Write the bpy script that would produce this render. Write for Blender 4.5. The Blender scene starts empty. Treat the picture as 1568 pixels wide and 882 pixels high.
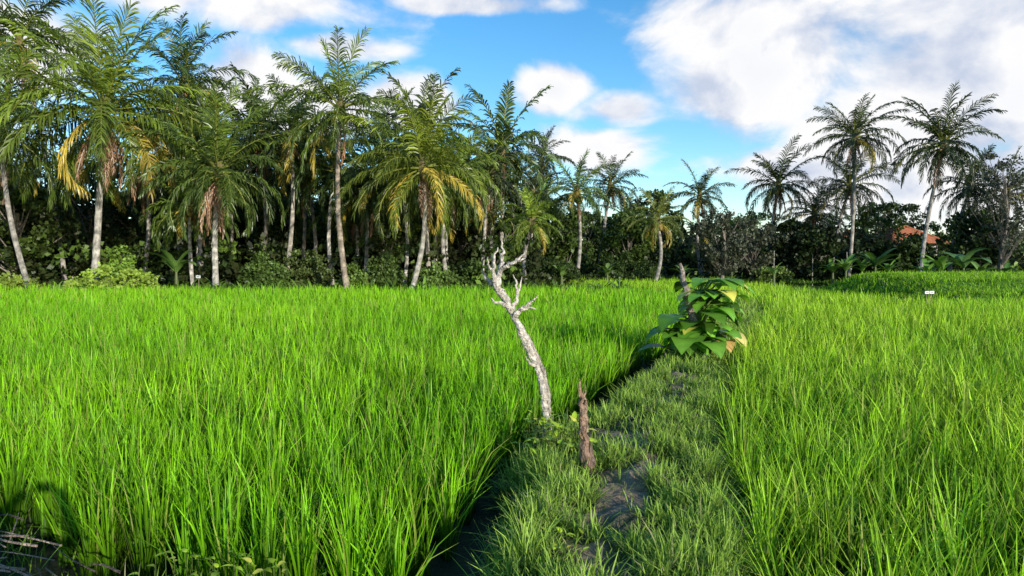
import bpy, math, numpy as np
from mathutils import Vector
R=np.random.RandomState(7)
scene=bpy.context.scene
SUN_AZ=math.radians(35); SUN_EL=math.radians(15.5)

# ------------------------------------------------------------ helpers
class MB:
    def __init__(s): s.V=[];s.F=[];s.C=[];s.M=[];s.n=0
    def add(s,V,F,C,mi=0):
        V=np.asarray(V,float).reshape(-1,3);F=np.asarray(F,int).reshape(-1,4)
        C=np.asarray(C,float)
        if C.ndim==1: C=np.tile(C,(len(V),1))
        s.V.append(V);s.F.append(F+s.n);s.C.append(C.reshape(-1,3));s.M.append(np.full(len(F),mi));s.n+=len(V)
    def build(s,name,mats,smooth=False,loc=None):
        V=np.concatenate(s.V);F=np.concatenate(s.F);C=np.concatenate(s.C);M=np.concatenate(s.M)
        me=bpy.data.meshes.new(name)
        me.vertices.add(len(V));me.vertices.foreach_set('co',V.astype(np.float32).ravel())
        me.loops.add(F.size);me.loops.foreach_set('vertex_index',F.astype(np.int32).ravel())
        me.polygons.add(len(F));me.polygons.foreach_set('loop_start',(np.arange(len(F))*4).astype(np.int32))
        me.polygons.foreach_set('material_index',M.astype(np.int32))
        me.polygons.foreach_set('use_smooth',np.full(len(F),smooth))
        me.update(calc_edges=True)
        a=me.color_attributes.new('Col','FLOAT_COLOR','POINT')
        a.data.foreach_set('color',np.concatenate([np.clip(C,0,1),np.ones((len(C),1))],1).astype(np.float32).ravel())
        for m in mats: me.materials.append(m)
        ob=bpy.data.objects.new(name,me);scene.collection.objects.link(ob)
        if loc is not None: ob.location=loc
        return ob

def empty(name,loc=(0,0,0)):
    e=bpy.data.objects.new(name,None);e.location=loc;scene.collection.objects.link(e);return e

def mat_attr(name,rough=0.5,trans=0.0,spec=0.3,nscale=0,namp=0.0,bump=0.0,bscale=20,tint=(1.25,1.25,0.5)):
    m=bpy.data.materials.new(name);m.use_nodes=True;nt=m.node_tree;N=nt.nodes;L=nt.links
    b=N['Principled BSDF'];b.inputs['Roughness'].default_value=rough
    b.inputs['Specular IOR Level'].default_value=spec
    at=N.new('ShaderNodeAttribute');at.attribute_name='Col';out=at.outputs['Color']
    tc=N.new('ShaderNodeTexCoord')
    if namp>0:
        no=N.new('ShaderNodeTexNoise');no.inputs['Scale'].default_value=nscale;no.inputs['Detail'].default_value=6
        L.new(tc.outputs['Object'],no.inputs['Vector'])
        mr=N.new('ShaderNodeMapRange');mr.inputs[1].default_value=0.3;mr.inputs[2].default_value=0.7
        mr.inputs[3].default_value=1-namp;mr.inputs[4].default_value=1+namp
        L.new(no.outputs['Fac'],mr.inputs[0])
        mx=N.new('ShaderNodeVectorMath');mx.operation='SCALE'
        L.new(out,mx.inputs[0]);L.new(mr.outputs[0],mx.inputs['Scale']);out=mx.outputs[0]
    L.new(out,b.inputs['Base Color'])
    if bump>0:
        n2=N.new('ShaderNodeTexNoise');n2.inputs['Scale'].default_value=bscale;n2.inputs['Detail'].default_value=8
        L.new(tc.outputs['Object'],n2.inputs['Vector'])
        bp=N.new('ShaderNodeBump');bp.inputs['Strength'].default_value=bump;bp.inputs['Distance'].default_value=0.05
        L.new(n2.outputs['Fac'],bp.inputs['Height']);L.new(bp.outputs[0],b.inputs['Normal'])
    if trans>0:
        t=N.new('ShaderNodeBsdfTranslucent');ms=N.new('ShaderNodeMixShader');ms.inputs[0].default_value=trans
        vm=N.new('ShaderNodeVectorMath');vm.operation='MULTIPLY';vm.inputs[1].default_value=tint
        L.new(out,vm.inputs[0]);L.new(vm.outputs[0],t.inputs['Color'])
        L.new(b.outputs[0],ms.inputs[1]);L.new(t.outputs[0],ms.inputs[2]);L.new(ms.outputs[0],N['Material Output'].inputs['Surface'])
    return m

M_rice=mat_attr('rice_blade',0.5,0.28,0.2)
M_grass=mat_attr('grass_blade',0.5,0.3,0.2)
M_palm=mat_attr('palm_leaflet',0.36,0.25,0.45)
M_leaf=mat_attr('leaf',0.45,0.22,0.3)
M_bark=mat_attr('palm_bark',0.9,0,0.1,5,0.5,0.7,14)
M_dead=mat_attr('weathered_wood',0.85,0,0.15,22,0.5,1.0,45)
M_soil=mat_attr('soil',0.9,0,0.15,5,0.5,1.0,12)
M_ground=mat_attr('ground_mud',0.6,0,0.3,3,0.5,0.8,9)
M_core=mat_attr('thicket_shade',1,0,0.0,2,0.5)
M_nut=mat_attr('coconut_husk',0.5,0,0.4)

def lerp(a,b,t): return a+(b-a)*t

def blades(mb,base,az,lean,length,width,curve,nseg,cb,ct,mi=0,face=None,cp=.8):
    N=len(base);T=nseg+1
    pos=np.zeros((N,T,3));pos[:,0]=base
    for k in range(nseg):
        th=lean+curve*((k+0.5)/nseg)**1.6
        st=length/nseg
        pos[:,k+1,0]=pos[:,k,0]+np.sin(th)*np.cos(az)*st
        pos[:,k+1,1]=pos[:,k,1]+np.sin(th)*np.sin(az)*st
        pos[:,k+1,2]=pos[:,k,2]+np.cos(th)*st
    a2=az+np.pi/2+(R.randn(N)*0.6 if face is None else face)
    side=np.stack([np.cos(a2),np.sin(a2),np.zeros(N)],1)
    t=np.linspace(0,1,T)
    w=np.interp(t,[0,0.3,0.7,1],[0.6,1,0.8,0.06])
    off=side[:,None,:]*(width[:,None]*0.5*w[None,:])[:,:,None]
    V=np.stack([pos-off,pos+off],2).reshape(N*T*2,3)
    i=np.arange(N)[:,None]*T*2+np.arange(nseg)[None,:]*2
    F=np.stack([i,i+1,i+3,i+2],-1).reshape(-1,4)
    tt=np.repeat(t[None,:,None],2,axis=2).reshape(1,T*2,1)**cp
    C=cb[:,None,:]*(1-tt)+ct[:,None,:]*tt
    mb.add(V,F,C.reshape(-1,3),mi)

def tube(mb,pts,rad,sides=8,col=(0.3,0.3,0.3),mi=0,rough=0.0,colvar=0.0,rings=0,seed=0):
    rr=np.random.RandomState(seed)
    pts=np.asarray(pts,float);rad=np.asarray(rad,float);n=len(pts)
    T=np.gradient(pts,axis=0);T/=np.linalg.norm(T,axis=1)[:,None]+1e-9
    ref=np.array([0,1,0.1]) if abs(T[0][1])<0.8 else np.array([1,0,0.1])
    A=np.cross(T,ref);A/=np.linalg.norm(A,axis=1)[:,None];B=np.cross(T,A)
    ang=np.linspace(0,2*np.pi,sides,endpoint=False)
    ph=rr.rand(sides)
    r=rad[:,None]*(1+rough*(rr.rand(n,sides)-0.5)+rough*0.8*(ph[None]-0.5))
    V=pts[:,None]+A[:,None]*(np.cos(ang)[None]*r)[...,None]+B[:,None]*(np.sin(ang)[None]*r)[...,None]
    i=np.arange(n-1)[:,None]*sides;j=np.arange(sides)[None];j2=(j+1)%sides
    F=np.stack([i+j,i+j2,i+sides+j2,i+sides+j],-1).reshape(-1,4)
    C=np.tile(np.array(col,float),(n*sides,1))*(1+colvar*(rr.rand(n*sides,1)-0.5))
    if rings: 
        k=(np.arange(n)%rings==0);C=C.reshape(n,sides,3);C[k]*=0.6;C=C.reshape(-1,3)
    mb.add(V,F,C,mi)

def smoothpath(P,n):
    P=np.asarray(P,float);s=np.r_[0,np.cumsum(np.linalg.norm(np.diff(P,axis=0),axis=1))];s/=s[-1]
    t=np.linspace(0,1,n)
    Q=np.stack([np.interp(t,s,P[:,k]) for k in range(3)],1)
    for _ in range(max(1,n//(len(P)*2))):
        Q[1:-1]=(Q[:-2]+2*Q[1:-1]+Q[2:])/4
    return Q,t

def frond(mb,o,az,e0,L,droop,col,rr,nl=42,lw=0.06,ll=0.95,hang=0.5,col2=None):
    n=nl;t=np.linspace(0,1,n)
    e=e0-droop*t**1.35
    az_=az+rr.uniform(-0.35,0.35)*t**2
    T=np.stack([np.cos(e)*np.cos(az_),np.cos(e)*np.sin(az_),np.sin(e)],1)
    pos=np.array(o)+np.vstack([[0,0,0],np.cumsum(T[:-1]*L/(n-1),axis=0)])
    S=np.stack([-np.sin(az_),np.cos(az_),np.zeros(n)],1)
    tw=rr.uniform(-0.8,0.8)*(0.3+t);U=np.cross(T,S)
    S2=S*np.cos(tw)[:,None]+U*np.sin(tw)[:,None];U2=np.cross(T,S2)
    r=np.interp(t,[0,0.15,1],[0.08,0.04,0.008])
    idx=np.linspace(0,n-1,9).astype(int)
    tube(mb,pos[idx],r[idx],3,np.array([0.30,0.33,0.07])if col2 is None else col2*1.2,0,seed=1)
    k=t>0.12
    P=pos[k];TT=T[k];SS=S2[k];UU=U2[k];tk=t[k];m=len(P)
    l=ll*np.clip(np.sin(np.pi*(tk*0.74+0.17)),0.05,1)**0.6
    col=np.asarray(col,float)
    for sd in(-1,1):
        lj=l*rr.uniform(0.8,1.08,m)
        a=lerp(0.5,1.15,tk)+rr.randn(m)*0.10
        d=SS*(sd*np.cos(a))[:,None]+TT*np.sin(a)[:,None]+UU*(0.12+.15*rr.randn(m))[:,None]+rr.randn(m,3)*0.05
        d/=np.linalg.norm(d,axis=1)[:,None]
        d2=d+np.array([0,0,-1.0])*(hang*rr.uniform(0.7,1.3,m))[:,None];d2/=np.linalg.norm(d2,axis=1)[:,None]
        d3=d2+np.array([0,0,-1.0])*(hang*1.6*rr.uniform(0.6,1.5,m))[:,None];d3/=np.linalg.norm(d3,axis=1)[:,None]
        p0=P;p1=p0+d*(lj*0.35)[:,None];p2=p1+d2*(lj*0.35)[:,None];p3=p2+d3*(lj*0.3)[:,None]
        W=TT*0.8+UU*rr.uniform(-0.6,0.6,(m,1));W/=np.linalg.norm(W,axis=1)[:,None];W=W*lw*0.5
        V=np.stack([p0-W*.7,p0+W*.7,p1-W,p1+W,p2-W*.8,p2+W*.8,p3-W*.12,p3+W*.12],1).reshape(-1,3)
        i=np.arange(m)[:,None]*8+np.arange(3)[None]*2
        F=np.stack([i,i+1,i+3,i+2],-1).reshape(-1,4)
        C=np.tile(col,(m,1))*rr.uniform(0.65,1.35,(m,1))
        C=np.repeat(C,8,axis=0)
        mb.add(V,F,C,0)

def palm_mesh(name,H,lean,cr,seed,green=(0.06,0.105,0.015),nf=28,yellow=0.15,dead=2,droopk=1.0,tr=0.13,trunkcol=(0.34,0.31,0.27),nl=46,nuts=True,young=None,lk=4.3):
    rr=np.random.RandomState(seed);mb=MB()
    bow=rr.uniform(-0.5,0.5,2)
    n=28;t=np.linspace(0,1,n)
    pts=np.stack([lean[0]*t**1.2+bow[0]*np.sin(np.pi*t),lean[1]*t+bow[1]*np.sin(np.pi*t),H*t-0.3*(1-t)],1)
    rad=np.interp(t,[0,0.03,0.1,1],[tr*1.6,tr*1.3,tr*1.1,tr*0.72])
    tube(mb,pts,rad,10,trunkcol,1,0.12,0.4,rings=2,seed=seed)
    o=pts[-1]
    tube(mb,[o+[0,0,-.5],o+[0,0,-.1],o+[0,0,.5],o+[0,0,.9]],[tr*.8,tr*1.8,tr*1.5,0.03],8,(0.16,0.13,0.06),1,0.3,0.4,seed=seed)
    g=np.array(green)*1.0;yg=g*np.array([1.7,1.6,1.5]) if young is None else np.array(young)
    for i in range(nf):
        a=i*2.39996+rr.uniform(-0.4,0.4);f=(i+0.5)/nf
        e0=lerp(1.45,-0.5,f**0.8)+rr.uniform(-0.18,0.18)
        dr=(0.5+1.2*math.sin(min(1,f*1.25)*math.pi*0.6))*droopk*rr.uniform(0.7,1.3)
        L=cr*1.18*(0.78+0.34*math.sin(math.pi*min(1,0.25+f*0.7)))*rr.uniform(0.82,1.1)
        c=lerp(yg,g,min(1,f*1.6))*rr.uniform(0.6,1.3)
        if f>0.62 and rr.rand()<yellow: c=np.array([0.50,0.38,0.06])*rr.uniform(0.7,1.1)
        frond(mb,o+[0,0,0.35*(1-f)],a,e0,L,dr,c,rr,nl,lk/nl*cr/4,0.24*cr,lerp(0.25,0.95,f))
    for i in range(dead):
        a=rr.uniform(0,6.28);c=np.array([0.36,0.21,0.12])*rr.uniform(0.6,1.3)
        frond(mb,o+[0,0,-.1],a,-0.9-rr.rand()*0.5,cr*rr.uniform(.5,.85),0.5,c,rr,30,0.09,0.14*cr,1.6,np.array([0.26,0.16,0.09]))
    if nuts:
        for i in range(9):
            a=rr.uniform(0,6.28);c=o+np.array([math.cos(a)*.33,math.sin(a)*.33,-0.15-rr.rand()*.35])
            z=np.linspace(-1,1,6);tube(mb,[c+[0,0,k*.15] for k in z],[max(.01,.12*math.sqrt(max(0,1-k*k))) for k in z],6,(0.3,0.2,0.05) if rr.rand()<.6 else (0.13,0.16,0.03),2,seed=i)
    return mb.build(name,[M_palm,M_bark,M_nut])

def leafcloud(mb,cen,rad,nleaf,size,col,rr,flat=0.7,var=0.35):
    K=len(cen)
    d=rr.randn(K,nleaf,3);d/=np.linalg.norm(d,axis=2)[...,None]
    d*=(rr.rand(K,nleaf,1)**0.5)
    P=cen[:,None]+d*rad[:,None,None]*np.array([1,1,flat]);P=P.reshape(-1,3);N=len(P)
    a=rr.randn(N,3);a[:,2]-=0.3;a/=np.linalg.norm(a,axis=1)[:,None]
    b=np.cross(a,rr.randn(N,3));b/=np.linalg.norm(b,axis=1)[:,None]
    s=size*rr.uniform(0.6,1.3,N)[:,None]
    A=a*s;B=b*s*0.42
    V=np.stack([P-A*.1,P+A*.45+B,P+A,P+A*.45-B],1).reshape(-1,3)
    F=np.arange(N*4).reshape(-1,4)
    cc=np.array(col)[None,None]*rr.uniform(1-var,1+var,(K,1,1))*rr.uniform(0.75,1.25,(K,nleaf,1))
    mb.add(V,F,np.repeat(cc.reshape(-1,3),4,axis=0),0)

def broad_tree(name,H,W,seed,col=(0.035,0.06,0.014),nc=80,nl=50,leafs=0.27,tc=(0.2,0.17,0.14),low=0.25,sparse=False):
    rr=np.random.RandomState(seed);mb=MB()
    P,t=smoothpath([[0,0,-.3],[rr.uniform(-.3,.3),0,H*.25],[rr.uniform(-.4,.4),rr.uniform(-.3,.3),H*.5],[0,0,H*.85]],16)
    tube(mb,P,np.interp(t,[0,.1,1],[.24,.17,.03]),8,tc,1,.2,.3,seed=seed)
    cen=[]
    for i in range(nc):
        a=rr.uniform(0,6.28);f=rr.rand();z=lerp(low,1.0,f)
        r=W*math.sin(math.pi*min(1,max(.12,(1-f)*0.85+0.1)))**.7*math.sqrt(rr.uniform(.15,1))*rr.uniform(.75,1.2)
        cen.append([math.cos(a)*r,math.sin(a)*r,z*H+rr.uniform(-.4,.4)])
    cen=np.array(cen)
    for c in cen[:26]:
        k=min(.9,max(.2,c[2]/H-.25));b=P[int(k*15)]
        Q,t2=smoothpath([b,lerp(b,c,.5)+[0,0,-.1],c],6)
        tube(mb,Q,np.interp(t2,[0,1],[.07,.012]),4,tc,1,.1,.2,seed=1)
    leafcloud(mb,cen,rr.uniform(.35,.85,nc)*(0.8 if sparse else 1),nl,leafs,col,rr,var=.5)
    return mb.build(name,[M_leaf,M_bark])

def leaf(mb,o,az,e0,L,W,droop,fold,col,n=7,heart=True,edge=None):
    t=np.linspace(0,1,n);e=e0-droop*t
    T=np.stack([np.cos(e)*np.cos(az),np.cos(e)*np.sin(az),np.sin(e)],1)
    pos=np.array(o)+np.vstack([[0,0,0],np.cumsum(T[:-1]*L/(n-1),axis=0)])
    S=np.array([-math.sin(az),math.cos(az),0]);U=np.cross(T,S)
    w=(np.interp(t,[0,.12,.35,.7,1],[.55,.95,1,.55,.02]) if heart else np.interp(t,[0,.15,.6,.9,1],[.25,.9,1,.6,.05]))*W/2
    l=pos+S*w[:,None]+U*(fold*w)[:,None];r=pos-S*w[:,None]+U*(fold*w)[:,None]
    V=np.stack([l,pos,r],1).reshape(-1,3);i=np.arange(n-1)[:,None]*3
    F=np.concatenate([np.stack([i,i+1,i+4,i+3],-1),np.stack([i+1,i+2,i+5,i+4],-1)]).reshape(-1,4)
    col=np.array(col,float);C=np.tile(col,(n*3,1)).reshape(n,3,3)*R.uniform(.85,1.15,(n,3,1))
    C[:,1]*=1.25
    if edge is not None: C[n//2:,:]=lerp(C[n//2:,:],np.array(edge),R.rand())
    mb.add(V,F,C.reshape(-1,3),0)

# ------------------------------------------------------------ path layout
py=np.array([-3,2,3.4,5.2,7.2,10.9,14,17.4,22,25,28,31,34,38,43])
px=np.array([0.1,0.40,0.56,0.98,1.6,2.95,4.25,5.8,7.75,8.7,8.9,8.4,7.3,5.6,3])
def cx(y): return np.interp(y,py,px)
def hw(y): return np.interp(y,[0,4,7,12,20,30],[.66,.66,.62,.60,.6,.6])
def hl(y): return np.interp(y,[0,4,5.2,6.0,6.6,7.0,7.8,12,20],[.66,.68,.86,1.06,1.16,1.0,.68,.60,.6])   # bund bulges left around the dead tree
def side_w(y,u): return np.where(u<0,hl(y),hw(y))
def fz(x,y):
    l=np.interp(y,[0,5,14,30],[-.50,-.48,-.38,-.28]);r=np.interp(y,[0,5,14,28,50],[-.40,-.38,-.32,-.24,-.15])
    return np.where(x<cx(y),l,r)
# ------------------------------------------------------------ ground
ax=np.unique(np.r_[-400,-200,-120,-80,np.arange(-60,60.1,1.0),80,120,200,400])
ay=np.unique(np.r_[-200,-60,-20,np.arange(-6,70.1,1.0),90,130,200,400,800])
X,Y=np.meshgrid(ax,ay);Z=fz(X,Y).astype(float)
far=(Y>np.where(X<cx(Y),33.5,50));Z=np.where(far,0.05,Z)
Z+=0.03*np.sin(X*1.7+Y)*np.cos(Y*1.3)
C=np.zeros(X.shape+(3,));C[:]=(0.018,0.020,0.008)
C[(Y>14)]=(0.03,0.08,0.010);C[far]=(0.05,0.085,0.02)
nX,nY=len(ax),len(ay)
mb=MB();i=(np.arange(nY-1)[:,None]*nX+np.arange(nX-1)[None]);F=np.stack([i,i+1,i+nX+1,i+nX],-1)
mb.add(np.stack([X,Y,Z],-1),F,C.reshape(-1,3));ground=mb.build('ground',[M_ground],True)

ys=np.r_[np.arange(-3,12,0.07),np.arange(12,43,0.25)]
us=np.r_[-1.55,-1.3,-1.12,np.linspace(-1,1,21),1.12,1.3,1.55]
Yg,Ug=np.meshgrid(ys,us,indexing='ij')
wob=0.06*np.sin(Yg*2.1)+0.04*np.sin(Yg*5.3+1)
Xg=cx(Yg)+(side_w(Yg,Ug)+wob)*Ug
PR=([0,.85,1.0,1.2,1.55],[0,-.04,-.15,-.46,-.75])
prof=np.interp(np.abs(us),*PR)
Zg=prof[None]+0.025*np.sin(Xg*9+Yg*3)+0.02*np.sin(Yg*11+Xg*5)+0.014*R.randn(*Xg.shape)
def bare_f(x,y,u): return np.clip(np.sin(y*1.35+0.9)*.5+.5+.3*np.sin(y*4.1),0,1)*np.exp(-((u+.10+.15*np.sin(y*2))/.27)**2)
dirt=np.clip(bare_f(Xg,Yg,Ug)*1.5+R.randn(*Xg.shape)*.15,0,1)
Cg=np.array([0.05,0.065,0.020])[None,None]*(1-dirt[...,None])+np.array([0.28,0.20,0.13])*dirt[...,None]
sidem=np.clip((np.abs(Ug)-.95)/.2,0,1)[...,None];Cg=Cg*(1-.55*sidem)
n1,n2=Xg.shape;i=(np.arange(n1-1)[:,None]*n2+np.arange(n2-1)[None]);F=np.stack([i,i+n2,i+n2+1,i+1],-1)
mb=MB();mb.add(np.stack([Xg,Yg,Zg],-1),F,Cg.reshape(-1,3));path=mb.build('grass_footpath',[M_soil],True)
def near_edge(x): return np.interp(x,[-9,-4,-3.0,-2.3,-1.2,-0.6,0.2],[5.4,4.75,4.3,3.75,3.42,3.3,3.25])
xs=np.linspace(-9,0.2,110);vs=np.linspace(0,1,30)
Xb,Vb=np.meshgrid(xs,vs,indexing='ij')
Yb=-2+(near_edge(Xb)+2+.08*np.sin(Xb*3))*np.interp(Vb,[0,1],[0,1])
Zb=np.interp(Vb,[0,.82,.93,1],[-.02,-.05,-.18,-.56])+0.02*np.sin(Xb*8+Yb*7)+.012*R.randn(*Xb.shape)
mb=MB();n1,n2=Xb.shape;i=(np.arange(n1-1)[:,None]*n2+np.arange(n2-1)[None]);F=np.stack([i,i+n2,i+n2+1,i+1],-1)
mb.add(np.stack([Xb,Yb,Zb],-1),F,(0.20,0.145,0.10));mb.build('earth_bank',[M_soil],True)

# ------------------------------------------------------------ rice
def field_pts(y0,y1,sp,side,jit):
    th=.32 if side<0 else -.25;c,s=math.cos(th),math.sin(th)
    U,V=np.meshgrid(np.arange(-64,64,sp),np.arange(-30,76,sp));U=U.ravel();V=V.ravel()
    X=c*U-s*V;Y=s*U+c*V
    k=(Y>=y0)&(Y<y1)&(np.abs(X)<0.84*Y+2.5);X=X[k];Y=Y[k]
    X=X+R.uniform(-jit,jit,X.size)*sp;Y=Y+R.uniform(-jit,jit,Y.size)*sp
    if side<0: k=(X<cx(Y)-hw(Y)*1.30-np.interp(Y,[3,4.5,6,9,14,20],[.42,.48,.62,.48,.35,.15]))&(Y>near_edge(X)+0.28+.1*np.sin(X*5))&(Y<33.2)
    else: k=(X>cx(Y)+hw(Y)*1.22+0.07*np.sin(Y*3))&(Y<49.5)&~((X>15.0)&(Y>25.2))
    return X[k],Y[k]
def patch(X,Y): return np.sin(X*.55+1.3*np.sin(Y*.31))*np.cos(Y*.43+X*.17)+.5*np.sin(X*1.7+Y*1.1)*np.cos(Y*1.9-X)
def rice(name,side):
    mb=MB()
    for (y0,y1,sp,nb,w,ns,jit) in [(1.6,6.5,.24,40,.0135,4,.25),(6.5,12,.24,26,.018,3,.25),(12,22,.28,14,.031,2,.30),(22,50,.38,12,.055,2,.36)]:
        X,Y=field_pts(y0,y1,sp,side,jit);K=len(X)
        if K==0: continue
        pt=patch(X,Y);hh=1+.07*pt+.10*R.randn(K);cv=1+.20*R.randn(K)
        x=np.repeat(X,nb);y=np.repeat(Y,nb);N=K*nb;hh=np.repeat(hh,nb);pp=np.repeat(pt,nb);cv=np.clip(np.repeat(cv,nb),.5,1.5)
        sd=.026 if y1<13 else sp*.14
        x=x+R.randn(N)*sd;y=y+R.randn(N)*sd
        base=np.stack([x,y,fz(x,y)-.02],1);az=R.uniform(0,2*np.pi,N)
        ln=(0.86 if side<0 else .76)*hh*np.where(R.rand(N)<.4,R.uniform(.4,.8,N),R.uniform(.76,1.04,N))
        lean=np.abs(R.randn(N))*(.13 if side<0 else .18)+.03;cur=np.abs(R.randn(N))*(.58 if side<0 else .8)
        if side<0:
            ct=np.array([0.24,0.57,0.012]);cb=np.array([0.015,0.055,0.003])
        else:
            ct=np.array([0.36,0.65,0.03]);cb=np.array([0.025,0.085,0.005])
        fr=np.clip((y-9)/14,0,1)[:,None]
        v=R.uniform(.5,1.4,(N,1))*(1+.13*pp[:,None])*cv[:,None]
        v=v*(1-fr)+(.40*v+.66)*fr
        ct=np.tile(ct,(N,1))*v;cb=np.tile(cb,(N,1))*v  # bases much darker than tips: shade between clumps put into the colour
        yp=np.clip(pp*.5+.2,0,.5)[:,None];ct=ct*(1+yp*np.array([.35,.05,.3]))
        ye=R.rand(N)<.10;ct[ye]=ct[ye]*.3+np.array([0.52,0.52,0.12])*.7
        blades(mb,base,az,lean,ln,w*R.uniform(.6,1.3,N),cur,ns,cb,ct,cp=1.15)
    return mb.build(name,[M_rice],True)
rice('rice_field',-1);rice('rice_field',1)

# ------------------------------------------------------------ path grass
mb=MB()
def grass(mb,x,y,z,h,w,c0,c1,ns=2,lean=.5,cur=.8):
    N=len(x);v=R.uniform(.6,1.35,(N,1))
    ct=np.tile(np.array(c1),(N,1))*v;cb=np.tile(np.array(c0),(N,1))*v
    dr=R.rand(N)<.07;ct[dr]=np.array([.38,.35,.18])
    blades(mb,np.stack([x,y,z],1),R.uniform(0,6.28,N),np.abs(R.randn(N))*lean,h*R.uniform(.5,1.3,N),w*R.uniform(.7,1.3,N),np.abs(R.randn(N))*cur,ns,cb,ct)
for (y0,y1,den,w,h,ns) in [(2.2,6,4800,.009,.12,3),(6,10,2900,.012,.11,2),(10,18,1200,.018,.12,2),(18,43,420,.035,.15,2)]:
    N=int((y1-y0)*1.7*den);y=R.uniform(y0,y1,N);u=R.uniform(-1.24,1.14,N);x=cx(y)+side_w(y,u)*u
    q=np.sin(x*7+np.sin(y*3)*2)*np.sin(y*6.1+x*2)+.5*np.sin(x*17+y*3)*np.sin(y*15-x*4)
    bare=bare_f(x,y,u)*1.4
    k=R.rand(N)<np.clip(.72+.7*q-1.0*bare,.02,1);x=x[k];y=y[k];u=u[k];q=q[k]
    z=np.interp(np.abs(u),*PR)-.01
    hh=h*(1+1.1*np.clip(q,0,1))*(1+.3*np.abs(u)**3)
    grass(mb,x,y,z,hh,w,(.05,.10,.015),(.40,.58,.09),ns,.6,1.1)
N=14000;x=R.uniform(-6,0.2,N);y=near_edge(x)+R.uniform(-1.0,.25,N);k=(R.rand(N)<np.clip(.35+.5*np.sin(x*3.1)+.4*(x+2.0),.02,1));x=x[k];y=y[k]
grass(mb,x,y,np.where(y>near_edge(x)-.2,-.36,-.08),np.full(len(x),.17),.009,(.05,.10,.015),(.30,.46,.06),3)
path_grass=mb.build('path_grass',[M_grass],True)

mb=MB()
spots=[(0.40,6.05,40,.085,.42,.26),(0.36,6.25,24,.07,.32,.24),(0.62,5.6,12,.07,.3,.2),(-1.35,3.55,14,.06,.35,.10),(-1.8,3.7,8,.05,.3,.06),(1.15,9.0+.0,0,.10,.3,.1),(0.25,4.6,16,.05,.3,.06),(0.25,3.9,16,.05,.3,.06)]
for sx,sy,n,L,sp,hz in spots:
    for i in range(n*2):
        a=R.uniform(0,6.28);o=[sx+R.randn()*sp*.35,sy+R.randn()*sp*.3,R.uniform(-.05,hz)]
        c=np.array([.40,.56,.04])*R.uniform(.4,1.2) if R.rand()<.85 else np.array([.6,.58,.08])
        tube(mb,[[o[0],o[1],-.25],o],[.004,.003],3,(.1,.15,.03))
        leaf(mb,o,a,R.uniform(-.1,.8),L*R.uniform(.7,1.4),L*R.uniform(.5,.8),R.uniform(.3,1.1),.25,c,5)
weeds=mb.build('broadleaf_weeds',[M_leaf],True)

mb=MB()
for i in range(60):
    x=R.uniform(-4.4,-2.1);y=near_edge(x)-R.uniform(.05,1.0);a=R.uniform(-.5,.5)+2.6;l=R.uniform(.2,.7)
    P,t=smoothpath([[x,y,-.03+R.rand()*.03],[x+math.cos(a)*l*.5,y+math.sin(a)*l*.5+R.randn()*.04,-.02+R.rand()*.03],[x+math.cos(a)*l,y+math.sin(a)*l,-.04+R.rand()*.03]],7)
    tube(mb,P,np.linspace(.006,.003,7)*R.uniform(.6,1.4),5,np.array([.24,.18,.14])*R.uniform(.5,1.6),0,.2,.3,seed=i)
mb.build('fallen_twigs',[M_dead])

# ------------------------------------------------------------ dead tree
B=np.array([0.33,6.35,0.0])
def br(mb,pts,r,n,seed,col=(.58,.51,.43),sides=10,rough=.35):
    rr=np.random.RandomState(seed)
    P=[[p[0],p[2] if len(p)>2 else 0,p[1]] for p in pts]
    Q,t=smoothpath(P,n);Q[1:-1]+=rr.randn(n-2,3)*.006
    rad=np.interp(t,np.linspace(0,1,len(r)),r)*(1+.12*np.sin(t*23+seed))
    tube(mb,Q+B,rad,sides,col,0,rough,.5,seed=seed)
mb=MB()
br(mb,[(0,-.12),(0,.17,.01),(-.02,.43,.0),(-.06,.61,.03),(-.15,.83,.0),(-.23,1.02,-.03),(-.31,1.18,0),(-.39,1.33,.02),(-.475,1.46,0),(-.515,1.58,-.03),(-.50,1.68,-.04)],[.046,.040,.036,.032,.034,.038,.040,.036,.038,.028,.016],54,1)
br(mb,[(-.22,1.05,.03),(-.12,.85,.05),(-.02,.62,.04),(.02,.38,.02),(.03,.1,.03),(.02,-.1,.02)],[.015,.028,.027,.024,.028,.03],36,2,col=(.42,.36,.30))
br(mb,[(-.42,1.40),(-.53,1.49,.05),(-.59,1.54,.07),(-.605,1.63,.06)],[.030,.024,.017,.007],14,3)
br(mb,[(-.47,1.45),(-.45,1.60,.05),(-.415,1.76,.07),(-.43,1.89,.09)],[.034,.027,.018,.006],18,4)
br(mb,[(-.445,1.60,.03),(-.36,1.67,-.02),(-.29,1.695,-.06),(-.21,1.785,-.07)],[.025,.020,.015,.005],16,5)
br(mb,[(-.29,1.72,-.06),(-.25,1.70,-.09),(-.20,1.74,-.1)],[.012,.01,.003],7,15)
br(mb,[(-.31,1.16),(-.23,1.26,-.05),(-.15,1.31,-.08),(-.085,1.38,-.1)],[.028,.022,.014,.004],16,6)
br(mb,[(-.23,1.25,-.05),(-.14,1.26,.02),(-.10,1.24,.04)],[.018,.012,.004],8,7)
br(mb,[(-.33,1.22),(-.27,1.36,.07),(-.285,1.48,.1),(-.32,1.57,.12)],[.026,.019,.013,.005],14,8)
br(mb,[(-.28,1.40,.09),(-.24,1.46,.12),(-.235,1.55,.13)],[.012,.01,.003],7,9)
br(mb,[(-.505,1.64,-.03),(-.50,1.75,-.02),(-.465,1.83,0)],[.018,.014,.005],9,10)
br(mb,[(-.51,1.60,-.03),(-.56,1.68,-.06),(-.555,1.74,-.07)],[.016,.012,.004],8,11)
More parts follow.
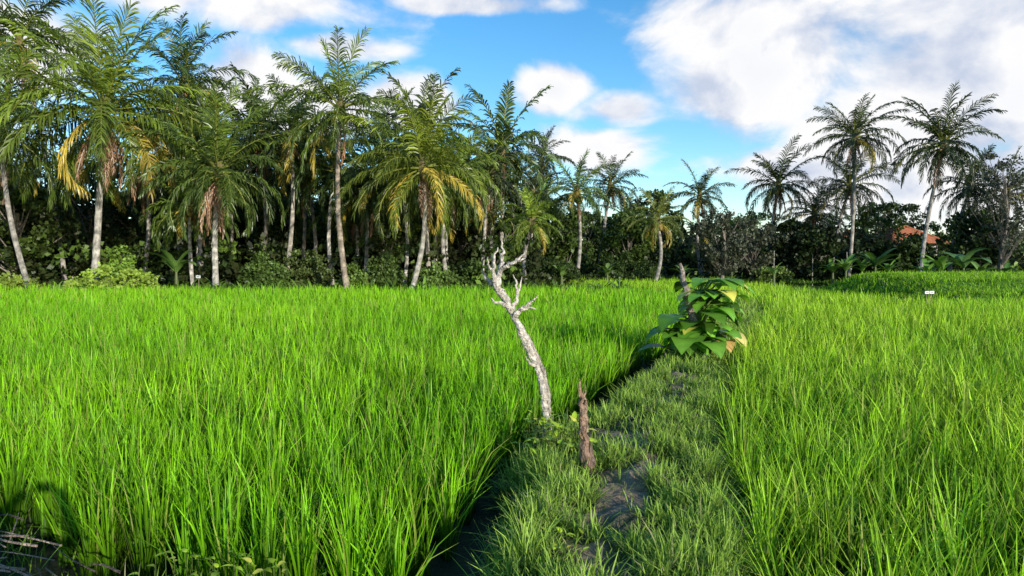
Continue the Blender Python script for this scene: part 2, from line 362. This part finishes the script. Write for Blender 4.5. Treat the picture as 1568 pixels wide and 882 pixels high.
br(mb,[(-.35,1.26,0),(-.42,1.30,-.05),(-.50,1.31,-.08),(-.53,1.36,-.08)],[.020,.017,.012,.004],10,12)
br(mb,[(0,.02),(-.07,-.02,-.03),(-.13,-.12,-.04)],[.036,.028,.015],9,13)
br(mb,[(.01,.03),(.08,0,-.03),(.13,-.1,-.05)],[.032,.024,.012],9,14)
br(mb,[(-.10,.70,.0),(-.17,.74,-.05),(-.20,.80,-.05)],[.018,.014,.004],7,16)
mb.build('dead_tree',[M_dead],True)
mb=MB();B=np.array([.60,5.42,0.])
br(mb,[(.03,-.15),(.01,.1),(-.02,.35),(-.035,.55),(-.045,.64),(-.05,.75)],[.075,.058,.044,.032,.022,.004],26,21,(.30,.19,.13),8,.5)
br(mb,[(.0,.3,.02),(-.005,.5,.03),(-.0,.62,.03),(.0,.69,.03)],[.030,.020,.010,.003],12,22,(.36,.25,.18),7,.5)
br(mb,[(.06,-.1),(.06,.08),(.055,.22)],[.034,.026,.006],9,23,(.20,.14,.10),7,.5)
mb.build('broken_wooden_stake',[M_dead],False)

# ------------------------------------------------------------ large-leaved plant on old stump
mb=MB();B=np.array([3.22,11.7,0.])
br(mb,[(.08,-.1),(.0,.5),(-.12,1.0),(-.22,1.4),(-.28,1.66)],[.11,.10,.085,.07,.03],24,31,(.30,.25,.21),9,.35)
for i in range(len(mb.M)): mb.M[i][:]=1
rr=np.random.RandomState(5)
for i in range(105):
    f=rr.rand();z=f*1.30;a=rr.uniform(0,6.28);r=rr.uniform(.10,.50)*(1.0-.15*f)
    ox=3.28+.30*f+math.cos(a)*r*1.0-(.15*(1-f));oy=11.7+math.sin(a)*r*.8
    s=rr.uniform(.30,.58)*(1.08-.25*f)
    c=np.array([.13,.30,.03])*rr.uniform(.3,1.7);ed=None
    q=rr.rand()
    if q<.09: c=np.array([.6,.58,.10])
    elif q<.24: ed=(.55,.56,.10)
    leaf(mb,[ox,oy,z+.14],a+rr.randn()*.4,rr.uniform(-.3,.4),s,s*.85,rr.uniform(.7,1.5),.12,c,8,True,ed)
    tube(mb,[[3.24,11.7,max(0,z-.25)],[lerp(3.22,ox,.5),lerp(11.7,oy,.5),z+.12],[ox,oy,z+.14]],[.014,.012,.008],4,(.16,.26,.05))
for (dx,dy,z,a,s,c) in [(-.42,-.1,.5,3.3,.6,(.10,.24,.02)),(-.38,-.3,.75,3.9,.58,(.09,.22,.02)),(.45,-.25,.44,-.9,.5,(.7,.56,.18)),(.36,-.35,.34,-1.4,.40,(.65,.38,.12)),(.55,-.1,1.28,-.5,.42,(.6,.58,.1)),(.38,-.3,1.18,-1.3,.40,(.6,.56,.1)),(-.25,-.4,.38,-2,.55,(.15,.32,.03)),(.1,-.45,.32,-1.4,.55,(.14,.3,.03)),(.58,0,1.08,0,.44,(.4,.48,.1))]:
    leaf(mb,[3.22+dx,11.7+dy,z],a,.2,s,s*.85,1.5,.12,c,8)
    tube(mb,[[3.22,11.7,max(0,z-.4)],[3.22+dx*.6,11.7+dy*.6,z],[3.22+dx,11.7+dy,z]],[.014,.011,.008],4,(.16,.26,.05))
mb.build('taro_plant',[M_leaf,M_dead],True)

# ------------------------------------------------------------ palms
def P(pxb,pxt,pyc,d,rpx,seed,dy=0,**k):
    F=1022.
    xb=(pxb-784)/F*d;xt=(pxt-784)/F*d;H=1.7-(pyc-400)/F*d
    ob=palm_mesh('coconut_palm',H,(xt-xb,dy),rpx/F*d,seed,**k);ob.location=(xb,d,0);return ob
G1=(0.095,0.15,0.018);G2=(0.055,0.09,0.018);G3=(0.036,0.052,0.020)
P(143,165,180,35,155,1,green=(.12,.17,.02),nf=36,yellow=.4,dead=8,nl=60,tr=.17,trunkcol=(.46,.42,.36))
P(48,8,205,34,125,2,green=G1,nf=30,yellow=.35,dead=3,nl=54)
P(100,40,75,44,110,3,green=G2,nf=28)
P(265,285,135,46,90,4,green=G2,nf=26,dead=4)
P(331,337,270,34.5,108,5,green=(.08,.125,.02),nf=30,yellow=.15,dead=9,nl=56,tr=.14,trunkcol=(.48,.44,.38))
P(434,448,215,40,90,6,green=G2,nf=28,dead=3,trunkcol=(.42,.38,.32))
P(533,524,175,35,102,7,green=(.10,.15,.02),nf=26,yellow=.1,dead=1,droopk=.8,nl=54,tr=.14,trunkcol=(.36,.29,.22))
P(627,648,262,34.5,112,8,green=(.135,.18,.02),nf=32,yellow=.3,dead=2,nl=56,tr=.13,trunkcol=(.42,.38,.32))
P(690,692,285,40,78,9,green=G1,nf=28,yellow=.3)
P(738,765,268,52,50,10,green=G3,nf=24)
P(822,829,252,60,46,11,green=G3,nf=26,dead=3)
P(808,815,345,41,50,12,green=(.17,.25,.03),nf=22,dead=0,yellow=.2,nuts=False)
P(880,883,300,46,56,13,green=(.08,.135,.03),nf=24,droopk=.8)
P(914,934,290,53,46,14,green=G3,nf=24)
P(999,1006,342,45,44,15,green=(.14,.17,.04),nf=22,yellow=.4)
P(1075,1070,305,55,46,16,green=G3,nf=24)
P(1180,1190,288,54,58,17,green=G3,nf=28,dead=4)
P(1299,1305,215,50,60,18,green=G3,nf=32,dead=3)
P(1285,1298,290,54,58,19,green=G3,nf=26)
P(1408,1440,228,44,75,20,green=G3,nf=34,dead=4,trunkcol=(.3,.28,.25))
P(1455,1482,290,50,60,21,green=G3,nf=24)
P(1530,1538,300,48,60,22,green=G3,nf=22)
P(575,588,235,46,82,23,green=G2,nf=28)
P(395,402,235,48,80,24,green=G2,nf=26)
P(215,225,250,43,95,25,green=G2,nf=26,dead=5)
P(1235,1245,330,58,50,26,green=G3,nf=24)
P(560,565,300,41,75,27,green=G2,nf=24)
P(745,750,330,46,50,28,green=G2,nf=24)
P(-80,-60,150,38,130,29,green=G1,nf=26)
P(1720,1720,230,46,75,30,green=G3,nf=26)
P(310,300,215,50,80,31,green=G2,nf=26)
P(480,470,270,44,80,32,green=G2,nf=26)

# ------------------------------------------------------------ background tree belt
belt=empty('background_tree_belt')
vars_=[broad_tree('belt_tree',8,3.4,101,(.055,.095,.016)),broad_tree('belt_tree',7,3.0,102,(.08,.125,.022)),broad_tree('belt_tree',9,3.2,103,(.035,.06,.015)),broad_tree('belt_tree',6,3.4,104,(.09,.11,.03),nc=70)]
pv=[palm_mesh('belt_palm',7.5,(.5,0),3.6,201,green=G2,nf=24,nl=30,trunkcol=(.48,.44,.38)),palm_mesh('belt_palm',8.5,(-.6,0),3.4,202,green=G3,nf=24,nl=30,dead=4,trunkcol=(.42,.38,.32)),palm_mesh('belt_palm',5.5,(.2,0),3.4,203,green=(.09,.14,.02),nf=22,nl=30,dead=1,trunkcol=(.48,.44,.38))]
rr=np.random.RandomState(11)
def inst(src,x,y,s,name):
    o=bpy.data.objects.new(name,src.data);scene.collection.objects.link(o);o.location=(x,y,0);o.rotation_euler=(0,0,rr.uniform(0,6.28));o.scale=(s,s,s*rr.uniform(.9,1.1));o.parent=belt
for i in range(34):
    x=-60+59*(i+rr.rand())/34;y=rr.uniform(46,62)
    inst(vars_[rr.randint(4)],x,y,rr.uniform(.8,1.15)*(1 if y<52 else 1.15),'belt_tree')
for i in range(36):
    x=rr.uniform(-52,0);y=rr.uniform(37,56)
    inst(pv[rr.randint(3)],x,y,rr.uniform(.8,1.15),'belt_palm')
for i in range(44):
    x=-1+67*(i+rr.rand())/44;y=rr.uniform(57,76)
    inst(vars_[rr.randint(4)],x,y,rr.uniform(.5,.80),'belt_tree')
for i in range(9):
    x=rr.uniform(0,34);y=rr.uniform(56,66)
    inst(pv[rr.randint(3)],x,y,rr.uniform(.65,.85),'belt_palm')
for o in vars_+pv:
    o.parent=belt;o.location=(rr.uniform(-50,-20),rr.uniform(55,60),0)
mb=MB();N=1200;x=rr.uniform(-62,64,N);y=np.where(x<2,rr.uniform(39,50,N),rr.uniform(52,62,N));h=np.where(x<2,2.8,2.4)
z=rr.rand(N)**1.5*h
for k in range(3):
    s=slice(k,None,3);leafcloud(mb,np.stack([x,y,z],1)[s],rr.uniform(.5,1.1,len(x[s])),30,.34,[(.028,.048,.01),(.10,.16,.025),(.035,.045,.012)][k],rr,.8,.6)  # darkest greens carry the shade under the palms in the leaf colour
mb.build('understorey_shrubs',[M_leaf])
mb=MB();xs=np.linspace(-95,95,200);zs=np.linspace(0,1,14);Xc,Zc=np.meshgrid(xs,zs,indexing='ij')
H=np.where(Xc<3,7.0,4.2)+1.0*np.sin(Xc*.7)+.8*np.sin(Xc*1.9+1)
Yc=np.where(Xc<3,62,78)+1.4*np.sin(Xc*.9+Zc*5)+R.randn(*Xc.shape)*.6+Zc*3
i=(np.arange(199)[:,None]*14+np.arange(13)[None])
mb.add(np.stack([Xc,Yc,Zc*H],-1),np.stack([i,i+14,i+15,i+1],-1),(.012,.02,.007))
core=mb.build('dense_thicket',[M_core],True)  # dark sheet behind the trees, thicket's inner shade put into its colour

def T(pxc,pyt,d,wpx,seed,name='broadleaf_tree',**k):
    x=(pxc-784)/1022*d;H=1.7-(pyt-400)/1022*d;o=broad_tree(name,H,wpx/1022*d,seed,**k);o.location=(x,d,0)
T(1000,300,56,42,301,col=(.05,.08,.016))
T(1105,325,50,50,302,col=(.08,.09,.055),leafs=.2,low=.2,sparse=True)
T(1150,335,52,48,303,col=(.08,.09,.055),leafs=.2,low=.2,sparse=True)
T(960,330,50,40,304,col=(.06,.10,.016))
T(1535,240,46,48,305,col=(.08,.09,.065),nc=60,nl=45,leafs=.17,sparse=True,low=.3)
T(1500,330,48,50,306,col=(.035,.055,.014))
T(1215,345,52,45,307,col=(.025,.04,.01),low=.1)
T(1385,366,50,40,311,col=(.03,.05,.01),low=.1)
T(1330,368,52,36,312,col=(.025,.04,.01),low=.1)
T(1250,355,51,40,313,col=(.025,.04,.01),low=.1)
T(860,320,50,40,308,col=(.055,.09,.016))
T(20,290,40,80,309,col=(.05,.075,.014))
def shrub(px_,pyt,d,wpx,seed,col,n=70,ls=.16):
    r=np.random.RandomState(seed);x=(px_-784)/1022*d;H=1.7-(pyt-400)/1022*d;W=wpx/1022*d;mb=MB()
    a=r.uniform(0,6.28,n);q=np.sqrt(r.rand(n))*W;zz=r.rand(n)*H*np.sqrt(np.clip(1-(q/W)**2*.8,.1,1))
    cen=np.stack([np.cos(a)*q,np.sin(a)*q*.6,zz],1)
    leafcloud(mb,cen,np.full(n,.38),60,ls,col,r)
    for c in cen[:14]: tube(mb,[[c[0]*.2,c[1]*.2,-.1],c*.6,c],[.03,.02,.008],4,(.12,.1,.07),1)
    o=mb.build('shrub',[M_leaf,M_bark]);o.location=(x,d,0)
shrub(175,410,33.8,68,401,(.30,.42,.06))
shrub(178,360,35.5,26,402,(.18,.30,.04),50)
shrub(25,420,34,34,403,(.24,.32,.05),40)
shrub(405,390,37,36,404,(.09,.15,.03),50)
shrub(470,380,39,36,405,(.11,.15,.04),50)
shrub(590,390,37,30,406,(.09,.14,.03),50)
shrub(540,405,36,22,411,(.14,.22,.04),30)
shrub(670,402,37,26,412,(.12,.19,.04),30)
shrub(960,385,47,50,407,(.045,.075,.018),70)
shrub(850,395,44,50,408,(.05,.08,.018),70)
shrub(720,395,40,40,409,(.06,.10,.02),60)
shrub(1180,405,50,30,410,(.14,.20,.04),40)
def banana(px_,pyt,d,seed,col,n=9):
    r=np.random.RandomState(seed);x=(px_-784)/1022*d;H=1.7-(pyt-400)/1022*d;mb=MB()
    tube(mb,[[0,0,-.2],[0,0,H*.25],[0,0,H*.5]],[.12,.1,.06],8,(.12,.15,.05),0,.1,.2)
    for i in range(n):
        a=i*2.4+r.rand();leaf(mb,[0,0,H*.45],a,r.uniform(.7,1.4),H*r.uniform(.6,.8),H*.18,r.uniform(.8,1.8),.25,np.array(col)*1.7*r.uniform(.7,1.3),9,False)
    o=mb.build('banana_plant',[M_leaf],True);o.location=(x,d,0)
for a in [(1295,388,46,501,(.09,.16,.03)),(1340,375,47,502,(.07,.13,.03)),(1275,395,47,503,(.1,.17,.03)),(1440,382,38,504,(.1,.18,.03)),(1475,372,40,505,(.05,.1,.03)),(1185,402,47,506,(.12,.2,.05)),(270,380,36,507,(.08,.14,.03)),(930,400,44,508,(.08,.12,.03)),(1540,400,42,509,(.06,.12,.03)),(1500,398,40,510,(.08,.14,.03)),(1320,392,48,511,(.1,.18,.03)),(1360,395,48,512,(.07,.14,.03)),(1420,395,41,513,(.1,.2,.03)),(860,402,42,514,(.08,.13,.03)),(1045,402,46,515,(.07,.12,.03))]: banana(*a)
mb=MB();x=np.r_[rr.uniform(-34,6,130),rr.uniform(8,40,100)];
for k,xx in enumerate(x):
    yy=rr.uniform(33.6,36) if k<130 else rr.uniform(50,52);s=rr.uniform(.4,1.0)
    for j in range(7):
        leaf(mb,[xx,yy,.05],rr.uniform(0,6.28),rr.uniform(.6,1.4),s*rr.uniform(.7,1.2),s*.16,rr.uniform(.6,1.5),.2,np.array([.10,.17,.03])*rr.uniform(.4,1.7),5,False)
mb.build('field_edge_plants',[M_leaf],True)

# ------------------------------------------------------------ grassy mound right
mb=MB();xs=np.linspace(15.0,36,100);ys2=np.linspace(25.2,38,60);Xm,Ym=np.meshgrid(xs,ys2,indexing='ij')
def ss(v): v=np.clip(v,0,1);return v*v*(3-2*v)
def mz(x,y):
    f=ss((x-15.0)/3.8);b=ss((38-y)/3)
    return -.35+f*b*(.70*ss((y-25.2)/1.1)+.06*ss((y-26)/1.6)+.44*ss((y-27.8)/.8)+.12*ss((y-29)/4))+.03*np.sin(x*2)*np.sin(y*3)
i=(np.arange(99)[:,None]*60+np.arange(59)[None])
mb.add(np.stack([Xm,Ym,mz(Xm,Ym)],-1),np.stack([i,i+60,i+61,i+1],-1),(.08,.17,.02));mb.build('grass_mound',[M_soil],True)
mb=MB();N=52000;x=R.uniform(15.1,32,N);y=R.uniform(25.3,37,N)
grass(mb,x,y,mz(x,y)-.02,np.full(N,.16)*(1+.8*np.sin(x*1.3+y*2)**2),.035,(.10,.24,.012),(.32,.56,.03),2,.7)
mb.build('mound_grass',[M_grass],True)
mb=MB();N=26000;x=R.uniform(-40,45,N);y=np.where(x<cx(34)-.5,R.uniform(33.2,40,N),R.uniform(49.5,54,N))
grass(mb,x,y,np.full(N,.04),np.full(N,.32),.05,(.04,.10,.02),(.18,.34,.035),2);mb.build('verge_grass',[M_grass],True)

# ------------------------------------------------------------ houses
def simple_mat(name,c,rough=.8,wave=0):
    m=bpy.data.materials.new(name);m.use_nodes=True;N=m.node_tree.nodes;L=m.node_tree.links;b=N['Principled BSDF'];b.inputs['Roughness'].default_value=rough
    no=N.new('ShaderNodeTexNoise');no.inputs['Scale'].default_value=4;no.inputs['Detail'].default_value=6
    cr=N.new('ShaderNodeValToRGB');cr.color_ramp.elements[0].color=(*[k*.7 for k in c],1);cr.color_ramp.elements[1].color=(*[min(1,k*1.2) for k in c],1)
    cr.color_ramp.elements[0].position=.3;cr.color_ramp.elements[1].position=.7
    tc=N.new('ShaderNodeTexCoord');L.new(tc.outputs['Object'],no.inputs['Vector']);L.new(no.outputs['Fac'],cr.inputs[0]);L.new(cr.outputs[0],b.inputs['Base Color'])
    if wave:
        w=N.new('ShaderNodeTexWave');w.inputs['Scale'].default_value=wave;L.new(tc.outputs['Object'],w.inputs['Vector'])
        bp=N.new('ShaderNodeBump');bp.inputs['Strength'].default_value=.8;L.new(w.outputs['Fac'],bp.inputs['Height']);L.new(bp.outputs[0],b.inputs['Normal'])
    return m
M_roof=simple_mat('terracotta_tiles',(.42,.14,.06),.8,4);M_wall=simple_mat('plaster',(.5,.46,.4));M_win=simple_mat('window_glass',(.03,.04,.05),.2);M_white=simple_mat('white_paint',(.7,.7,.67),.5);M_woodpost=simple_mat('wood_post',(.18,.13,.09))
def meshobj(name,V,F,mat,par=None,loc=(0,0,0)):
    me=bpy.data.meshes.new(name);me.from_pydata(V,[],F);me.materials.append(mat);o=bpy.data.objects.new(name,me);scene.collection.objects.link(o);o.location=loc
    if par: o.parent=par
    return o
def box(name,x0,x1,y0,y1,z0,z1,mat,par=None):
    V=[(x,y,z) for z in(z0,z1) for (x,y) in((x0,y0),(x1,y0),(x1,y1),(x0,y1))]
    return meshobj(name,V,[(3,2,1,0),(4,5,6,7),(0,1,5,4),(1,2,6,5),(2,3,7,6),(3,0,4,7)],mat,par)
def house(x,y,w,d,zw,zr,rot):
    e=empty('tiled_roof_house',(x,y,0));e.rotation_euler=(0,0,rot)
    box('walls',-w/2,w/2,-d/2,d/2,-.2,zw,M_wall,e)
    o=.7;V=[(-w/2-o,-d/2-o,zw-.2),(w/2+o,-d/2-o,zw-.2),(w/2+o,d/2+o,zw-.2),(-w/2-o,d/2+o,zw-.2),(-w/2+d*.45,0,zr),(w/2-d*.45,0,zr)]
    meshobj('roof',V,[(0,1,5,4),(1,2,5),(2,3,4,5),(3,0,4),(3,2,1,0)],M_roof,e)
    tb=MB()
    for a,b in((0,4),(1,5),(2,5),(3,4),(4,5)): tube(tb,[V[a],V[b]],[.12,.12],6,(.4,.12,.05))
    rg=tb.build('ridge_tiles',[M_roof]);rg.parent=e
    for k in(-.3,.3):
        box('window',w*k-.6,w*k+.6,-d/2-.03,-d/2-.003,1,2.2,M_win,e);box('window_frame',w*k-.7,w*k+.7,-d/2-.06,-d/2-.032,.9,1.0,M_white,e)
    box('door',-.5,.5,-d/2-.04,-d/2-.003,0,2.1,M_woodpost,e)
house(36.0,62,4.5,3.8,3.5,4.9,.15);house(33.6,66,4,3.5,3.4,4.7,-.2)
def sign(x,y,z,w,h,rot,n=1):
    e=empty('field_sign',(x,y,0));e.rotation_euler=(0,0,rot)
    for k in range(n):
        ox=(k-(n-1)/2)*w*1.15
        box('board',ox-w/2,ox+w/2,-.015,.015,z,z+h,M_white,e);box('post',ox-.02,ox+.02,.016,.05,-.3,z+h*.8,M_woodpost,e)
        box('lettering',ox-w*.3,ox+w*.3,-.019,-.0155,z+h*.4,z+h*.6,M_win,e)
sign(15.4,24.6,.50,.2,.10,.3,2);sign(-15.8,33.6,.85,.26,.14,-.3)
mb=MB()
for x,y,h,l in [(22.5,50,2.2,0),(24,50,2.0,.1),(25.4,50.5,2.4,-.1),(31.5,49,2.2,0),(20,51,2.5,0)]:
    tube(mb,[[x,y,-.2],[x+l/2,y,h/2],[x+l,y,h]],[.05,.045,.03],6,(.35,.33,.28),0,.1,.3)
mb.build('bamboo_poles',[M_dead])

# ------------------------------------------------------------ photographer standing behind the camera
M_cloth=simple_mat('cotton_shirt',(.15,.2,.3));M_dark=simple_mat('phone_case',(.03,.03,.03),.3)
ph=empty('photographer',(0,0,0))
sk=[(0,-.62,.92),(0,-.6,1.15),(0,-.58,1.36),(0,-.56,1.5),(0,-.53,1.60),(0,-.50,1.72),
    (-.19,-.57,1.42),(-.42,-.45,1.34),(-.17,-.16,1.62),(-.12,-.10,1.68),
    (.19,-.57,1.42),(.46,-.42,1.42),(.19,-.16,1.66),(.12,-.10,1.70),
    (-.11,-.62,.86),(-.12,-.60,.48),(-.13,-.64,.07),(-.13,-.50,.03),
    (.11,-.62,.86),(.12,-.60,.48),(.13,-.64,.07),(.13,-.50,.03)]
ed=[(0,1),(1,2),(2,3),(3,4),(4,5),(2,6),(6,7),(7,8),(8,9),(2,10),(10,11),(11,12),(12,13),(0,14),(14,15),(15,16),(16,17),(0,18),(18,19),(19,20),(20,21)]
rad=[.16,.15,.16,.06,.085,.10,.065,.05,.04,.045,.07,.055,.045,.045,.095,.06,.045,.04,.095,.06,.045,.04]
me=bpy.data.meshes.new('body');me.from_pydata(sk,ed,[]);bo=bpy.data.objects.new('body',me);scene.collection.objects.link(bo);bo.parent=ph
md=bo.modifiers.new('s','SKIN');sv=me.skin_vertices[0].data
for i,r in enumerate(rad): sv[i].radius=(r,r)
sv[0].use_root=True
bo.modifiers.new('u','SUBSURF').levels=1;me.materials.append(M_cloth)
box('phone',-.08,.08,-.075,-.065,1.66,1.74,M_dark,ph)

# ------------------------------------------------------------ world
w=bpy.data.worlds.new('World');scene.world=w;w.use_nodes=True;nt=w.node_tree;N=nt.nodes;L=nt.links
bg=N['Background'];bg.inputs['Strength'].default_value=0.12
sky=N.new('ShaderNodeTexSky');sky.sky_type='NISHITA';sky.sun_disc=False;sky.sun_elevation=SUN_EL;sky.sun_rotation=math.pi-SUN_AZ
sky.air_density=1.0;sky.dust_density=0.3;sky.ozone_density=2.5
hsv=N.new('ShaderNodeHueSaturation');hsv.inputs['Hue'].default_value=.498;hsv.inputs['Saturation'].default_value=1.30;hsv.inputs['Value'].default_value=1.85
L.new(sky.outputs[0],hsv.inputs['Color'])
tc=N.new('ShaderNodeTexCoord')
def vm(op,a,b=None,s=None):
    n=N.new('ShaderNodeVectorMath');n.operation=op
    for k,v in enumerate((a,b)):
        if v is None: continue
        if isinstance(v,tuple): n.inputs[k].default_value=v
        else: L.new(v,n.inputs[k])
    if s is not None: n.inputs['Scale'].default_value=s
    return n
def ma(op,a,b=None,c=None,clamp=False):
    n=N.new('ShaderNodeMath');n.operation=op;n.use_clamp=clamp
    for k,v in enumerate((a,b,c)):
        if v is None: continue
        if isinstance(v,(int,float)): n.inputs[k].default_value=v
        else: L.new(v,n.inputs[k])
    return n.outputs[0]
D=tc.outputs['Generated']
blobs=[(1190,110,260,150),(1430,140,400,210),(1570,270,340,90),(1110,45,170,80),(1500,10,400,120),(375,125,135,85),(470,165,140,55),(620,160,85,45),(230,-10,430,60),(520,76,110,28),(850,140,90,48),(945,172,105,38),(900,225,160,44),(720,14,150,20),(60,60,200,90),(1240,250,240,48),(2100,200,500,200),(-500,150,400,150)]
m=None
for (bx,by,rx,ry) in blobs:
    v=Vector(((bx-784)/1022,1,(400-by)/1022));l=v.length;c=v.normalized()
    d=vm('SUBTRACT',D,tuple(c));d=vm('MULTIPLY',d.outputs[0],(1022*l/rx*1.05,1022*l/rx*.9,1022*l/ry))
    ln=vm('LENGTH',d.outputs[0]).outputs['Value'];q=ma('SUBTRACT',1.0,ln)
    m=q if m is None else ma('MAXIMUM',m,q)
m=ma('MAXIMUM',m,-.7)
def fbm(off):
    a=vm('ADD',D,off);a=vm('MULTIPLY',a.outputs[0],(1,1,1.5))
    n=N.new('ShaderNodeTexNoise');n.inputs['Scale'].default_value=5.5;n.inputs['Detail'].default_value=9;n.inputs['Roughness'].default_value=.54;n.inputs['Distortion'].default_value=.3
    L.new(a.outputs[0],n.inputs['Vector']);return n.outputs['Fac']
f1=fbm((0,0,0));f2=fbm((.035,-.02,.035))
dens=ma('ADD',ma('MULTIPLY',m,1.1),ma('MULTIPLY',ma('SUBTRACT',f1,.48),2.8))
mr=N.new('ShaderNodeMapRange');mr.interpolation_type='SMOOTHSTEP';mr.inputs[1].default_value=-.02;mr.inputs[2].default_value=.60;L.new(dens,mr.inputs[0])
alpha=mr.outputs[0]
sh=ma('ADD',ma('MULTIPLY',ma('SUBTRACT',f1,f2),5.5),.86,clamp=True)
dark=ma('MULTIPLY',ma('SUBTRACT',dens,.9,clamp=True),.35)
sh=ma('SUBTRACT',sh,dark,clamp=True)
cm=N.new('ShaderNodeMix');cm.data_type='RGBA';cm.inputs['A'].default_value=(4.9,5.5,6.8,1);cm.inputs['B'].default_value=(8.3,8.3,8.4,1);L.new(sh,cm.inputs['Factor'])
fm=N.new('ShaderNodeMix');fm.data_type='RGBA';L.new(alpha,fm.inputs['Factor']);L.new(hsv.outputs[0],fm.inputs['A']);L.new(cm.outputs['Result'],fm.inputs['B'])
L.new(fm.outputs['Result'],bg.inputs['Color'])

# ------------------------------------------------------------ sun & camera
sd=bpy.data.lights.new('sun','SUN');sd.energy=5.0;sd.angle=math.radians(.5);sd.color=(1,.95,.84)
so=bpy.data.objects.new('sun',sd);scene.collection.objects.link(so)
d=Vector((-math.sin(SUN_AZ)*math.cos(SUN_EL),math.cos(SUN_AZ)*math.cos(SUN_EL),-math.sin(SUN_EL)))
so.rotation_euler=d.to_track_quat('-Z','Y').to_euler()
cd=bpy.data.cameras.new('camera');co=bpy.data.objects.new('camera',cd);scene.collection.objects.link(co)
cd.sensor_width=36;cd.lens=18*1022/784;cd.clip_start=.05;cd.clip_end=2000
co.location=(0,0,1.7);co.rotation_euler=(math.radians(90-2.3),0,0);scene.camera=co
scene.view_settings.view_transform='Standard';scene.view_settings.look='None';scene.view_settings.exposure=0
